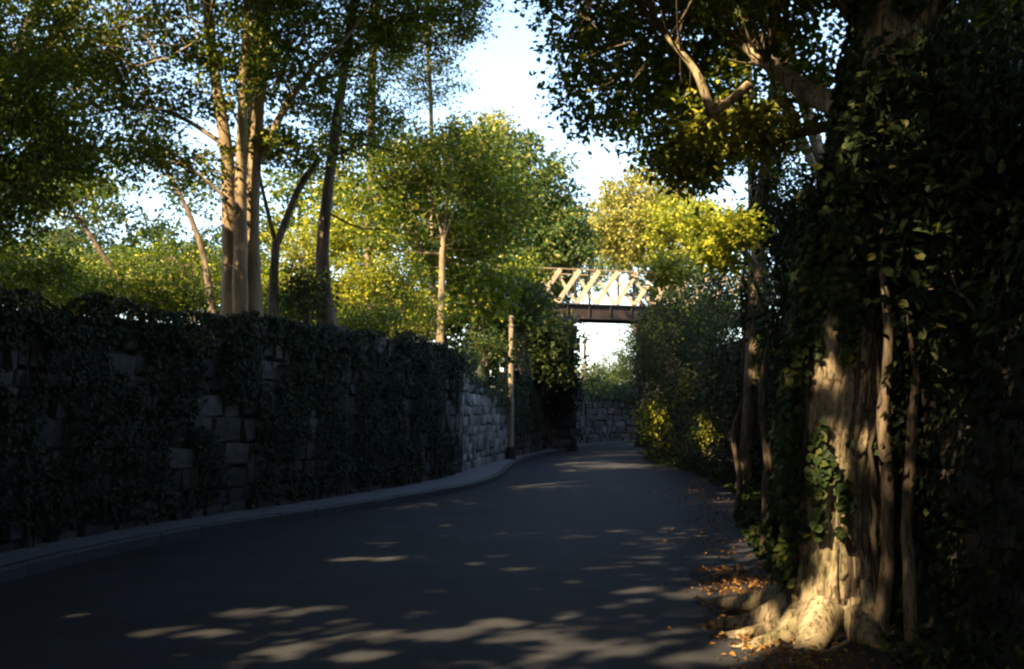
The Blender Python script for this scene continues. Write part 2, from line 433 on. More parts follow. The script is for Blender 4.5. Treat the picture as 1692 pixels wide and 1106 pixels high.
# ------------------------------------------------------------------ stone walls
def stone_mesh(mat, k):
    """unit stone, chamfered and uneven, front face towards -y"""
    r = np.random.default_rng(50 + k)
    g = np.array([-.5, -.43, .43, .5]); V = []; ix = {}
    for a in range(4):
        for b in range(4):
            ix[a, b] = len(V)
            edge = (a in (0, 3)) + (b in (0, 3))
            V.append((g[a] + r.normal() * .03, (-.42 if edge == 0 else -.26) + r.normal() * .09, g[b] + r.normal() * .03))
    Fs = [[ix[a, b], ix[a + 1, b], ix[a + 1, b + 1], ix[a, b + 1]] for a in range(3) for b in range(3)]
    ring = [(a, 0) for a in range(4)] + [(3, b) for b in range(1, 4)] + [(a, 3) for a in (2, 1, 0)] + [(0, b) for b in (2, 1)]
    n0 = len(V)
    for a, b in ring: V.append((g[a], .5, g[b]))
    m = len(ring)
    Fs += [[ix[ring[q]], n0 + q, n0 + (q + 1) % m, ix[ring[(q + 1) % m]]] for q in range(m)]
    return np.array(V), np.array(Fs)


def stone_wall(name, label, line, h, cw, chh, mat, depth=.16, face=1, maxn=300, score=None, core=.5, seed=1, cat='stone wall', hf=None):
    """line: plan polyline of the face; face=+1 when the lane lies to the right of its direction"""
    r = np.random.default_rng(seed)
    D = np.concatenate([[0], np.cumsum(np.linalg.norm(np.diff(line, axis=0), axis=1))]); Lt = D[-1]
    pos = lambda s: np.array([np.interp(s, D, line[:, 0]), np.interp(s, D, line[:, 1])])
    n = len(line); tg = norm(np.gradient(line, axis=0)); nr = np.c_[tg[:, 1], -tg[:, 0]] * face     # towards the lane
    hh = np.array([h if hf is None else hf(d) for d in D])
    a = line - nr * .05; b = line - nr * core
    V = np.concatenate([np.c_[a, np.full(n, -.15)], np.c_[a, hh - .02], np.c_[b, hh - .02], np.c_[b, np.full(n, -.15)]])
    i = np.arange(n - 1); Fs = []
    for q in range(3): Fs.append(np.stack([q * n + i, q * n + i + 1, (q + 1) * n + i + 1, (q + 1) * n + i], -1))
    Fs.append(np.array([[0, n, 2 * n, 3 * n], [n - 1, 4 * n - 1, 3 * n - 1, 2 * n - 1]]))
    root = obj(name, V, Fs, M['mortar'], None, False); tag(root, label, cat)
    T = [stone_mesh(mat, k) for k in range(7)]
    me = [mesh_np('stone', v, f, M[mat], False) for v, f in T]
    st = []; z = 0.0
    while z < hh.max() - .05:
        ch = chh * r.uniform(.65, 1.35); s = -r.uniform(0, cw)
        while s < Lt:
            w = cw * r.uniform(.4, 1.7); m = np.clip(s + w / 2, 0, Lt)
            top = np.interp(m, D, hh)
            if 0 <= s + w / 2 <= Lt and z + ch * .5 < top:
                p = pos(m); t2 = norm(pos(min(m + .05, Lt)) - pos(max(m - .05, 0)))
                st.append((p[0], p[1], z + ch / 2 + r.normal() * .02, w - .02, depth * r.uniform(.6, 1.6), ch * r.uniform(.82, 1.05), math.atan2(t2[1], t2[0]) + (0 if face > 0 else math.pi) + r.normal() * .02, r.integers(7)))
            s += w
        z += ch
    st.sort(key=lambda q: -(q[3] * q[5] / (q[0] ** 2 + q[1] ** 2)) if (abs(q[0]) < q[1] * .46) else 0)
    rest = MB()
    for k, (x, y, zc, w, dp, ch, an, ti) in enumerate(st):
        if k < maxn and abs(x) < y * .46:
            o = bpy.data.objects.new('stone', me[ti]); C.objects.link(o); o.parent = root
            o.location = (x, y, zc); o.rotation_euler = (0, r.normal() * .045, an); o.scale = (w, dp, ch)
        else:
            v = T[ti][0] * np.array([w, dp, ch]); cs, sn = math.cos(an), math.sin(an)
            rest.add(np.c_[v[:, 0] * cs - v[:, 1] * sn + x, v[:, 0] * sn + v[:, 1] * cs + y, v[:, 2] + zc], T[ti][1])
    if rest.n: rest.build('stone_courses', M[mat], root)['kind'] = 'stuff'
    return root


stone_wall('stone_wall', 'long shade-dark stone retaining wall along the raised pavement', LWALL, 3.0, .5, .3, 'stone_dark', seed=3, hf=lambda d: 2.66 + .34 * min(1, max(0, (d - 26) / 12)))
stone_wall('stone_wall', 'short wall section tinted pale for skylight behind the slim post', PANEL, 3.0, .42, .25, 'stone_pale', seed=4, hf=lambda d: 3.0 - .12 * d + .15 * math.sin(d * 2))
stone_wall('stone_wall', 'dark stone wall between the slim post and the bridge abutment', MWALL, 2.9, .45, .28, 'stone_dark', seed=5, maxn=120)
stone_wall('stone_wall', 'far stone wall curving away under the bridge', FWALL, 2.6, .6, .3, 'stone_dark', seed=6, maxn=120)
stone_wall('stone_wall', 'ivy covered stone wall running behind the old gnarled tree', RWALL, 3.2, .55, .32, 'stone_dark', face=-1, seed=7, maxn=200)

# ------------------------------------------------------------------ footbridge and its abutments
BA = np.array([.95, 46.0]); BD = norm(np.array([8.35, 3.0])); BN = np.array([BD[1], -BD[0]])      # along, and towards the camera
byaw = math.atan2(BD[1], BD[0])
def bp(s, o, z): return np.array([*(BA + BD * s + BN * o), z])
def abut(label, s0, s1, o0, o1, h, seed):
    c = [(s0, o0), (s1, o0), (s1, o1), (s0, o1)]
    ln = np.array([BA + BD * a + BN * b for a, b in [(s0, o1), (s0, o0), (s1, o0), (s1, o1)]])
    q = np.concatenate([np.linspace(ln[k], ln[k + 1], 12)[:-1] for k in range(3)] + [ln[3:]])
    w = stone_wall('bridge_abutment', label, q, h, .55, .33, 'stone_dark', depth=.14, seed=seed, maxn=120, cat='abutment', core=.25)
    mb = MB(); mb.box(bp((s0 + s1) / 2, (o0 + o1) / 2, h / 2 - .1), (abs(s1 - s0) - .2, abs(o1 - o0) - .2, h - .15), byaw)
    mb.build('core', M['mortar'], w)
    mb = MB(); mb.box(bp((s0 + s1) / 2, (o0 + o1) / 2, h - .08), (abs(s1 - s0) + .2, abs(o1 - o0) + .2, .16), byaw)
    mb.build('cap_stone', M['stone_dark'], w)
abut('tall dark stone abutment carrying the bridge beside the far wall', -.5, 1.35, .9, -2.6, 5.3, 11)
abut('ivy hidden stone abutment carrying the bridge beside the right hand bank', 5.7, 7.6, .9, -2.6, 5.3, 12)
br = tag(empty('footbridge', bp(4, -.8, 5.3)), 'iron footbridge with pale timber lattice parapet spanning the lane', 'bridge')
for o in (.0, -1.7):
    mb = MB(); mb.box(bp(4.5, o, 5.63), (13, .05, .56), byaw); mb.box(bp(4.5, o, 5.355), (13, .26, .05), byaw); mb.box(bp(4.5, o, 5.925), (13, .26, .05), byaw)
    gd = mb.build('girder', M['steel'], br)
    for k in range(14):
        mb = MB(); mb.box(bp(-1.5 + k * .95, o, 5.64), (.04, .2, .5), byaw); mb.build('stiffener', M['steel'], gd)
mb = MB(); mb.box(bp(4.5, -.85, 5.88), (13, 1.4, .07), byaw); mb.build('deck', M['timber'], br)
for o in (0, -1.7):
    mb = MB(); mb.box(bp(4.5, o, 7.36), (13, .08, .045), byaw); mb.build('top_rail', M['pole'], br)
    for k in range(7):
        mb = MB(); mb.box(bp(-1.6 + k * 2.0, o - .1 * (1 if o == 0 else -1), 6.66), (.09, .06, 1.42), byaw); mb.build('post', M['steel'], br)
    for k in range(15 if o == 0 else 0):
        for sg, off in ((1, .04), (-1, -.04)):
            s0 = -1.65 + k * .86; L = 1.0; hgt = 1.38
            an = math.atan2(hgt, L * sg)
            X = np.array([*(BD * math.cos(an)), math.sin(an)]); Y = np.array([*BN, 0]); Z = np.cross(X, Y)
            mb = MB(); mb.box(bp(s0 + sg * L / 2, o + off, 5.97 + hgt / 2), (math.hypot(L, hgt) - .04, .035, .18 if sg > 0 else .13), M=np.stack([X, Y, Z], 1))
            mb.build('brace', M['timber'], br)
for k in range(14): shaft(bp(-.6 + k * .68, .05, 6.65), .62)

# ------------------------------------------------------------------ slim post on the pavement
pb = np.array([-.03, 36.0, .12])
po = tag(empty('post', pb), 'slim tall brown post standing at the pavement end by pale wall', 'post')
mb = MB(); tube(mb, [pb + np.array([0, 0, z]) for z in np.linspace(-.1, 4.1, 14)], np.linspace(.095, .075, 14), 16, .02); mb.build('shaft', M['pole'], po, True)
mb = MB(); tube(mb, [pb + np.array([0, 0, z]) for z in (4.09, 4.12, 4.16, 4.20, 4.24, 4.30, 4.38, 4.44, 4.48)], [.078, .10, .10, .055, .055, .09, .10, .08, .03], 16); mb.build('finial', M['pole'], po, True)
mb = MB(); tube(mb, [pb + np.array([0, 0, z]) for z in (-.05, .0, .3, .34, .36)], [.15, .15, .14, .13, .10], 16); mb.build('base_collar', M['steel'], po, True)
for z in np.arange(2.5, 4.5, .25): shaft(pb + np.array([0, 0, z]), .2)

# ------------------------------------------------------------------ the old tree beside the lane
def hero_tree():
    path = np.array([at(1392, 1112, 8.15), at(1385, 1000, 8.15), at(1388, 800, 8.2), at(1400, 600, 8.3), at(1425, 400, 8.4), at(1462, 180, 8.5), at(1490, 0, 8.6), at(1500, -250, 8.7)])
    path[0][2] = -.15
    base = path[0].copy(); base[2] = 0
    root = tag(empty('old_tree', base), 'massive gnarled tree with flaking bark and spreading roots beside the lane', 'tree')
    n, s = 540, 224
    P = spline(path, n); T = norm(np.gradient(P, axis=0)); A = norm(np.cross(T, np.array([0.2, 1, 0]))); B = np.cross(T, A)
    z = P[:, 2:3]; th = np.linspace(0, 2 * math.pi, s, endpoint=False)[None]
    cx, cy = np.cos(th), np.sin(th)
    r = .235 - .012 * z + .0 * th
    fl = np.exp(-np.maximum(z, 0) / .28)
    lob = .5 + .5 * np.cos(th * 5 + 1.0 + .8 * np.sin(th * 2)) 
    r = r + fl * (.05 + .17 * lob) + .07 * np.exp(-np.maximum(z, 0) / 1.1) * lob
    r = r + .12 * (vnoise(cx * 1.6 + 0 * z, cy * 1.6 + 0 * z, z * .55) - .5) + .09 * (vnoise(cx * 3.6 + 5 + 0 * z, cy * 3.6 + 0 * z, z * .7) - .5)
    NS = 19                                                     # bark plates: upright strips broken at uneven heights
    w = th / (2 * math.pi) * NS + .55 * (vnoise(cx * 4 + 0 * z, cy * 4 + 0 * z, z * 2.3) - .5) * 2.4
    si = np.floor(w).astype(np.int64) % NS; fs = w - np.floor(w)
    q = (z + .22 * vnoise(w * 1.3, z * 3) + .05 * vnoise(w * 5, z * 11)) / (.22 + .35 * hash3(si, si * 7, si * 0 + 3)) + 9 * hash3(si, si * 3, si * 0 + 1)
    qi = np.floor(q).astype(np.int64); fq = q - qi
    gro = np.clip(np.minimum(fs, 1 - fs) / .22, 0, 1) * (.45 + .55 * np.clip(np.minimum(fq, 1 - fq) / .16, 0, 1))
    hgt = hash3(si, qi, si * 0 + 5)
    lift = (.02 + .05 * hgt) * (.75 + .5 * (1 - fq))
    r = r + lift * gro ** .6 + .02 * (vnoise(th * 38 + 0 * z, z * 12 + 0 * th, 2) - .5) + .012 * (vnoise(th * 85 + 0 * z, z * 45 + 0 * th, 1) - .5)
    V = P[:, None] + r[..., None] * (cx[..., None] * A[:, None] + cy[..., None] * B[:, None])
    i = np.arange(n - 1)[:, None] * s; j = np.arange(s)[None]; j2 = (j + 1) % s
    obj('trunk', V.reshape(-1, 3), np.stack([i + j, i + j2, i + s + j2, i + s + j], -1).reshape(-1, 4), M['bark_hero'], root, True)
    b = base
    for pts, r0 in [([(-.25, -.1, .22), (-.5, -.25, .06), (-.85, -.35, .0)], .13), ([(-.2, -.25, .22), (-.38, -.55, .05), (-.6, -.9, -.02)], .14), ([(-.3, .1, .2), (-.6, .3, .06), (-1.0, .4, .0)], .12),
                    ([(0, -.3, .2), (.05, -.6, .05), (.0, -1.1, -.03)], .13), ([(-.3, 0, .12), (-.6, -.02, .05), (-.95, -.02, .01)], .09), ([(-.25, .3, .25), (-.5, .9, .1), (-.7, 1.5, .03)], .12)]:
        P = spline([b + np.array(q) for q in pts], 24); mb = MB(); tube(mb, P, np.linspace(r0, .025, 24), 14, .3, pts[0][0] * 9); mb.build('root', M['bark_hero'], root, True)
    limbs = [([at(1455, 300, 8.5), at(1400, 190, 8.7), at(1330, 150, 9.2), at(1250, 90, 9.8), at(1150, 20, 10.6)], .13, .03),
             ([at(1470, 160, 8.5), at(1440, 60, 8.8), at(1390, 0, 9.3), at(1280, -90, 10)], .12, .04),
             ([at(1460, 260, 8.5), at(1420, 215, 9), at(1360, 210, 9.6), at(1290, 230, 10.2), at(1190, 260, 11.5)], .09, .02),
             ([at(1250, 95, 9.8), at(1270, 105, 9.2)], .06, .055),
             ([at(1175, 190, 9.6), at(1150, 120, 9.7), at(1100, 58, 9.9)], .045, .02),
             ([at(1240, 140, 9.6), at(1210, 165, 9.6), at(1175, 190, 9.6)], .04, .035),
             ([at(1490, -50, 8.6), at(1300, -150, 10), at(1050, -120, 11.5), at(960, 20, 12.5)], .12, .03)]
    pool = []
    for pts, r0, r1 in limbs:
        P = spline(pts, 26); mb = MB(); R = np.linspace(r0, r1, 26); tube(mb, P, R, 12, .2, pts[0][0]); mb.build('branch', M['bark_hero'], root, True)
        pool += list(P[4:])
    pool = np.array(pool)
    crowns = [(at(1160, 60, 10.6), (1.2, 2.0, .75), 100), (at(1290, 20, 9.6), (.5, 1.2, .5), 34), (at(1010, 130, 12.2), (.55, 1.1, .75), 46), (at(1000, 10, 12.4), (.8, 1.2, .5), 44), (at(1130, 180, 11.2), (.75, 1.2, .5), 50),
              (at(1235, 215, 10.0), (.6, .5, .24), 26), (at(1140, 275, 11.6), (.5, .7, .18), 22), (at(1120, -120, 10.8), (2.0, 2.3, .7), 120), (at(1640, 60, 8.6), (.6, 1.4, 1.0), 50), (at(1400, -170, 8.6), (1.4, 1.6, .6), 60), (at(1380, 130, 9.6), (.25, .4, .2), 5)]
    LP = []; tw = MB(); YP = []
    for ci, (c, r, nc) in enumerate(crowns):
        K = ell(c, r, nc, .4)
        for e in K:
            d = np.linalg.norm(pool - e, axis=1); q = pool[d.argmin()]
            if d.min() < 2.2: tube(tw, spline([q, (q + e) / 2 + rng.normal(size=3) * .06, e], 5), np.linspace(.012, .004, 5), 4)
        cs = rng.uniform(.14, .32, nc); m = rng.poisson(72 * (cs / .23) ** 1.5); ix = np.repeat(np.arange(nc), m)
        (YP if ci in (5, 6) else LP).append(K[ix] + rng.normal(size=(len(ix), 3)) * cs[ix][:, None] * np.array([.6, .6, .4]))
    tw.build('branches', M['bark'], root, True)['kind'] = 'stuff'
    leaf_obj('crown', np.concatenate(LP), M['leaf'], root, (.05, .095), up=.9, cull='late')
    leaf_obj('low_bough_leaves', np.concatenate(YP), M['leaf_bough'], root, (.05, .10), up=.6)['label'] = 'low bough leaves over the road, tinted yellow-green as if sunlit'
    return root


# sun that reaches the old tree, its low boughs and the next tree
for py in (700, 740, 790, 850, 900, 950, 1000, 1050, 1085): shaft(at(1370 if py < 950 else 1355, py, 7.75), .13)
for px, py, r in [(1410, 720, .06), (1395, 950, .05), (1415, 830, .05), (1385, 590, .06), (1375, 640, .05), (1340, 560, .06), (1455, 340, .05), (1455, 420, .05), (1465, 640, .06), (1465, 690, .05), (1505, 600, .05),
                  (1300, 1060, .12), (1320, 1020, .06), (1325, 960, .05), (1270, 1020, .08), (1310, 690, .04), (1400, 1060, .06)]: shaft(at(px, py, 7.9), r)
for px, py, d, r in [(1180, 210, 10.2, .3), (1230, 200, 10.2, .32), (1280, 220, 10.2, .32), (1325, 240, 10.2, .25), (1250, 255, 10.2, .28), (1210, 250, 10.2, .25), (1200, 390, 15, .42), (1235, 375, 15, .42), (1225, 425, 15, .35), (1180, 425, 15.5, .35), (1140, 280, 11.6, .2), (1080, 275, 12, .2),
                     (1265, 105, 9.3, .12), (1160, 150, 9.6, .09), (1110, 75, 9.9, .09), (1200, 60, 10, .09), (1245, 470, 21.5, .2), (1245, 560, 21.5, .2), (1245, 610, 21.5, .2), (1248, 440, 21.5, .15),
                     (1185, 795, 22, .2), (1090, 690, 35.5, .35), (1090, 720, 35.5, .3), (1150, 640, 30.5, .4), (1165, 715, 25.7, .3), (1175, 740, 25.6, .25), (1140, 620, 30.5, .3), (1265, 690, 20, .1), (1370, 560, 8, .08)]: shaft(at(px, py, d), r)
for py in range(40, 310, 26):
    shaft(at(402 - .02 * (py - 60), py, 19.0), .3); shaft(at(366, py + 40, 19.2), .22)
for py in (390, 430, 470): shaft(at(180 + (py - 390) * .4, py, 22), .3); shaft(at(318 + (py - 390) * .25, py - 60, 23.5), .3)
for py in (405, 430, 455, 480, 505): shaft(at(730, py, 31), .2)
VINES = [([(1318, 1075), (1312, 860), (1302, 700), (1325, 560), (1318, 450)], 8.2, .045), ([(1296, 1040), (1286, 840), (1300, 690), (1290, 580)], 9.2, .04), ([(1452, 1110), (1466, 880), (1460, 690), (1468, 560), (1456, 430), (1466, 330)], 7.75, .04),
         ([(1512, 1115), (1500, 860), (1512, 640), (1498, 520)], 7.5, .035), ([(1262, 930), (1268, 760), (1258, 640), (1270, 560)], 12.5, .045), ([(1215, 860), (1222, 790), (1212, 720), (1226, 660)], 17.5, .05)]
vr = tag(empty('woody_ivy', (2.4, 7.6, 0)), 'old woody ivy stems twisting up around the gnarled tree and wall', 'ivy')
for pts, d, r in VINES:
    P = spline([at(a, b, d) for a, b in pts], 50); P = P + .03 * np.c_[vnoise(P[:, 2] * 5, P[:, 0]) - .5, vnoise(P[:, 2] * 5, P[:, 0] + 7) - .5, P[:, 2] * 0]
    mb = MB(); tube(mb, P, r * np.interp(np.linspace(0, 1, 50), [0, .12, .6, 1], [1.3, 1.1, .85, .12]), 14, .3, d + pts[0][0]); mb.build('stem', M['bark'], vr, True)
    for q in P[rng.permutation(44)[:4]]: shaft(q, rng.uniform(.045, .09))
for k in range(30): shaft(at(rng.uniform(1250, 1540), rng.uniform(300, 1000), rng.uniform(7.5, 8.0)), rng.uniform(.03, .07))
for k in range(16): shaft(at(rng.uniform(1140, 1260), rng.uniform(560, 800), rng.uniform(20, 27)), rng.uniform(.06, .14))
hero_tree()

# ------------------------------------------------------------------ trees on the bank behind the left wall
def px(l, d): return [at(a, b, d) for a, b in l]
GB = 2.8
tree('ash_tree', 'tall many-stemmed tree with sunlit bark strips above the dark wall',
     [(px([(382, 535), (380, 400), (374, 250), (352, 100), (335, -60), (330, -160)], 19.4), .15, .05),
      (px([(398, 535), (397, 380), (400, 200), (406, 60), (415, -100)], 19.2), .13, .05),
      (px([(420, 535), (416, 350), (426, 200), (436, 50), (440, -120)], 19.6), .16, .05),
      (px([(428, 270), (470, 180), (520, 110), (565, 70), (610, 10)], 19.6), .08, .02),
      (px([(372, 240), (300, 195), (230, 175), (150, 190)], 19.2), .05, .015),
      (px([(376, 330), (330, 290), (260, 240), (180, 260)], 19.0), .035, .012)],
     [(at(320, 60, 19.2), (2.2, 1.8, 1.6), 135), (at(180, 120, 19), (1.9, 1.6, 1.4), 105), (at(300, -60, 19), (2.6, 2.2, .8), 80), (at(480, 90, 20), (1.1, 1.4, 1.4), 90), (at(230, 260, 19), (1.5, 1.2, .55), 50), (at(500, -60, 20), (1.6, 1.6, .7), 60), (at(470, 240, 20), (.8, .8, .5), 22)],
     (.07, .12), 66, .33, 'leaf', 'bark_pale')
tree('forked_tree', 'low dark tree forking into two limbs beside the many-stemmed tree',
     [(px([(450, 535), (452, 470), (456, 400)], 20.2), .10, .075), (px([(456, 405), (440, 340), (428, 280), (432, 230)], 20.2), .05, .02), (px([(456, 405), (478, 350), (495, 310), (528, 262)], 20.2), .065, .055)],
     [(at(440, 250, 20.4), (.5, .6, .35), 10)], (.06, .1), 60, .25)
tree('slim_tree', 'slim dark curving tree trunk with sparse high foliage above the wall',
     [(px([(541, 545), (533, 430), (546, 280), (568, 120), (592, -60), (600, -150)], 21), .14, .05),
      (px([(548, 260), (600, 240), (650, 250)], 21), .03, .01), (px([(538, 350), (590, 375), (640, 380)], 21), .025, .01), (px([(560, 170), (520, 120), (480, 60)], 21), .035, .01), (px([(575, 90), (640, 60), (700, 70)], 21), .035, .01)],
     [(at(610, 50, 21), (1.1, 1.4, 1.1), 80), (at(690, 50, 21.5), (1.1, 1.0, .7), 60), (at(650, -70, 21), (1.7, 1.6, .7), 60), (at(610, 190, 22), (.9, .9, .7), 40), (at(760, 10, 22), (.6, .8, .5), 22), (at(540, 230, 21.5), (.9, .9, .8), 30)],
     (.055, .1), 75, .3)
tree('leaning_tree', 'thin leaning tree with a sunlit stem low above the left wall',
     [(px([(222, 520), (205, 475), (168, 420), (140, 375), (105, 330)], 22), .075, .03)], [(at(120, 330, 22), (1.0, 1.0, .5), 20), (at(60, 300, 22), (.9, .9, .7), 22)], (.06, .1), 70, .3)
tree('leaning_tree', 'thin tree leaning left behind the many-stemmed tree',
     [(px([(352, 530), (338, 430), (315, 360), (280, 290), (235, 220)], 23.5), .075, .03)], [(at(250, 230, 23.5), (.9, 1, .6), 16), (at(320, 300, 24), (.7, .8, .4), 10)], (.06, .1), 65, .3)
tree('left_edge_tree', 'leafy tree whose drooping foliage fills the gap left of the leaning stem',
     [([(-8.6, 17, 2.8), (-8.5, 17, 5), (-8.3, 17, 8), (-8.2, 17, 11)], .2, .06)],
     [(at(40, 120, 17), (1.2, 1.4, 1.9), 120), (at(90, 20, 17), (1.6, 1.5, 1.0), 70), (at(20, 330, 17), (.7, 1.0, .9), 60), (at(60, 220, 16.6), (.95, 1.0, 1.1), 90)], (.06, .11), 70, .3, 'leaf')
tree('forked_maple', 'small rounded tree with a sunlit pale trunk forking into three behind pale wall',
     [(px([(727, 575), (729, 500), (731, 430), (733, 390)], 31), .095, .08), (px([(732, 395), (715, 330), (690, 270), (660, 230)], 31), .045, .015), (px([(733, 395), (740, 320), (735, 230)], 31), .05, .015), (px([(734, 395), (758, 330), (790, 260)], 31), .045, .015)],
     [(at(720, 260, 31), (2.0, 2.0, 1.2), 120), (at(650, 340, 31.5), (1.5, 1.6, 1.5), 95), (at(810, 350, 32), (1.4, 1.6, 1.7), 110), (at(750, 420, 33), (1.8, 1.3, .9), 60)], (.10, .17), 48, .42, 'leaf', 'bark_pale')
tree('thin_tree', 'very thin tall tree rising above the small rounded tree',
     [(px([(716, 560), (714, 350), (712, 180), (706, 60), (700, -60)], 34), .075, .05)],
     [(at(655, 70, 34), (2.0, 1.8, 1.6), 110), (at(720, 150, 34), (.9, 1, .7), 18), (at(690, -60, 34), (2.2, 2.0, 1.4), 110)], (.07, .12), 60, .4, 'leaf', 'bark_pale')
tree('round_tree', 'big domed grey-green tree behind the bridge end',
     [([at(880, 400, 52)[0], 52, 2.5] and [(at(880, 400, 52)[0], 52, 2.5), (at(880, 400, 52)[0], 52, 6), (at(870, 300, 52)[0], 52, 11)], .3, .1)],
     [(at(850, 340, 52), (2.9, 3, 3.4), 260), (at(925, 400, 51), (1.3, 2, 2.3), 120), (at(810, 260, 53), (1.6, 2, 1.5), 70), (at(760, 400, 50), (2.6, 2, 3.0), 130)], (.18, .3), 46, .6, 'leaf_grey')
tree('round_tree', 'golden brown topped tree peeping over the domed tree',
     [([(at(800, 300, 62)[0], 62, 2.5), (at(800, 300, 62)[0], 62, 8), (at(820, 230, 62)[0], 62, 14)], .25, .1)], [(at(815, 255, 62), (1.9, 2, 2.2), 60), (at(700, 300, 62), (2.6, 2, 2.4), 70)], (.18, .3), 46, .65, 'leaf_dry')
for (x, y, d, rx, rz, n, lm, lb) in [(1065, 365, 72, 4.0, 3.2, 330, 'leaf_dry', 'tall pale yellowish tree behind the bridge lattice'), (1160, 390, 68, 3.4, 2.8, 200, 'leaf_gold', 'golden tree behind the right end of the bridge'),
                                     (1000, 400, 82, 2.4, 2.8, 110, 'leaf_grey', 'thin grey-green tree letting sky through behind the bridge')]:
    p = at(x, y, d)
    tree('far_tree', lb, [([(p[0] + 4, d, 2.6), (p[0] + 3.6, d, 6), (p[0] + .6, d, p[2] + 1)], .28, .1)], [(p, (rx, 3, rz), n)], (.2, .34), 42, .7, lm, group=None)
for x, y, z, rx, ry, n, b, lb in [(-2.5, 13, 9.6, 4.2, 3.2, 220, (-8.6, 14.5), 'very tall added shade tree arching high over the near road from the left bank'), (-2.5, 20, 12.0, 4.5, 3.5, 220, (-5.05, 21.7), 'very tall added shade tree arching over the lane behind the many-stemmed tree'),
                                  (3.0, 13.5, 9.8, 3.4, 3.4, 180, (6.6, 17.5), 'very tall added shade tree arching over the lane from the right bank behind old tree'), (3.4, 21.5, 12.4, 3.6, 4, 180, (7.4, 23.5), 'very tall added shade tree arching over the lane beside the straight ivy-clad tree'),
                                  (-2.5, 33, 16.6, 3.6, 4.0, 200, (-4.6, 36), 'very tall added shade tree arching over the lane behind the small rounded tree'), (3.6, 34, 16.8, 3.4, 4.2, 200, (7.6, 35), 'very tall added shade tree arching over the lane beside the bridge ivy')]:
    tree('arching_shade_tree', lb, [([(b[0], b[1], 2.8), (b[0] * .98, b[1], 7), (b[0] * .8 + x * .2, b[1] * .8 + y * .2, z - .6), (x, y, z)], .2, .05)], [((x, y, z + .6), (rx, ry, 1.3), n), (((b[0] + x) / 2, (b[1] + y) / 2, z + 1.5), (3, 3, 1.2), 90)], (.18, .3), 38, .6, 'leaf', limbs=6, bare=.6)  # crowns above the frame, added to block sky light and sun
for b, cs in [((-11.5, 24), [(-5.2, 24, 11.8, 2.4, 2.6, 130), (-5.5, 29, 13.6, 2.2, 2.4, 120)]), ((-9.5, 12.2), [(-6.3, 12.5, 8.2, 3.0, 2.6, 130), (-4.5, 15.8, 10.0, 3.6, 2.6, 170), (-6.5, 18.0, 10.6, 2.8, 2.6, 110)]), ((-9.8, 9.4), [(-1.2, 8.6, 8.8, 3.6, 2.6, 190), (-5.5, 8.0, 8.4, 2.6, 2.6, 130), (.3, 17.2, 10.8, 3.2, 2.2, 140)]),
              ((7.2, 10.2), [(2.4, 8.6, 8.2, 2.6, 2.8, 140), (3.6, 17.4, 11.0, 2.8, 2.2, 120)]), ((7.6, 27), [(.4, 26.0, 13.6, 3.6, 2.6, 170), (.6, 29.5, 15.2, 3.6, 2.2, 150)]), ((-9.0, -6), [(-1.8, -2.6, 9.2, 3.6, 3.0, 170), (-1.0, -12.0, 9.0, 4.2, 3.4, 190), (-1, -17.5, 7.0, 4.5, 2.0, 190), (-1.5, 4.2, 10.0, 3.6, 2.6, 160)])]:
    top = np.mean([c[:3] for c in cs], axis=0)
    tree('canopy_shade_tree', 'tall added tree whose high crown shuts sky light off the lane', [([(b[0], b[1], 2.8), (b[0], b[1], 6.5), (b[0] * .7 + top[0] * .3, b[1] * .7 + top[1] * .3, top[2] - .4)], .22, .12)] +
         [([(b[0], b[1], 6.5), ((b[0] + c[0]) / 2, (b[1] + c[1]) / 2, c[2] - .3), (c[0], c[1], c[2] + .3)], .11, .03) for c in cs],
         [((c[0], c[1], c[2] + .6), (c[3], c[4], 1.1), c[5]) for c in cs], (.2, .34), 36, .6, 'leaf', group='added trees shading the lane', limbs=5, twigs=False, bare=.6)  # high crowns added out of view to darken the lane
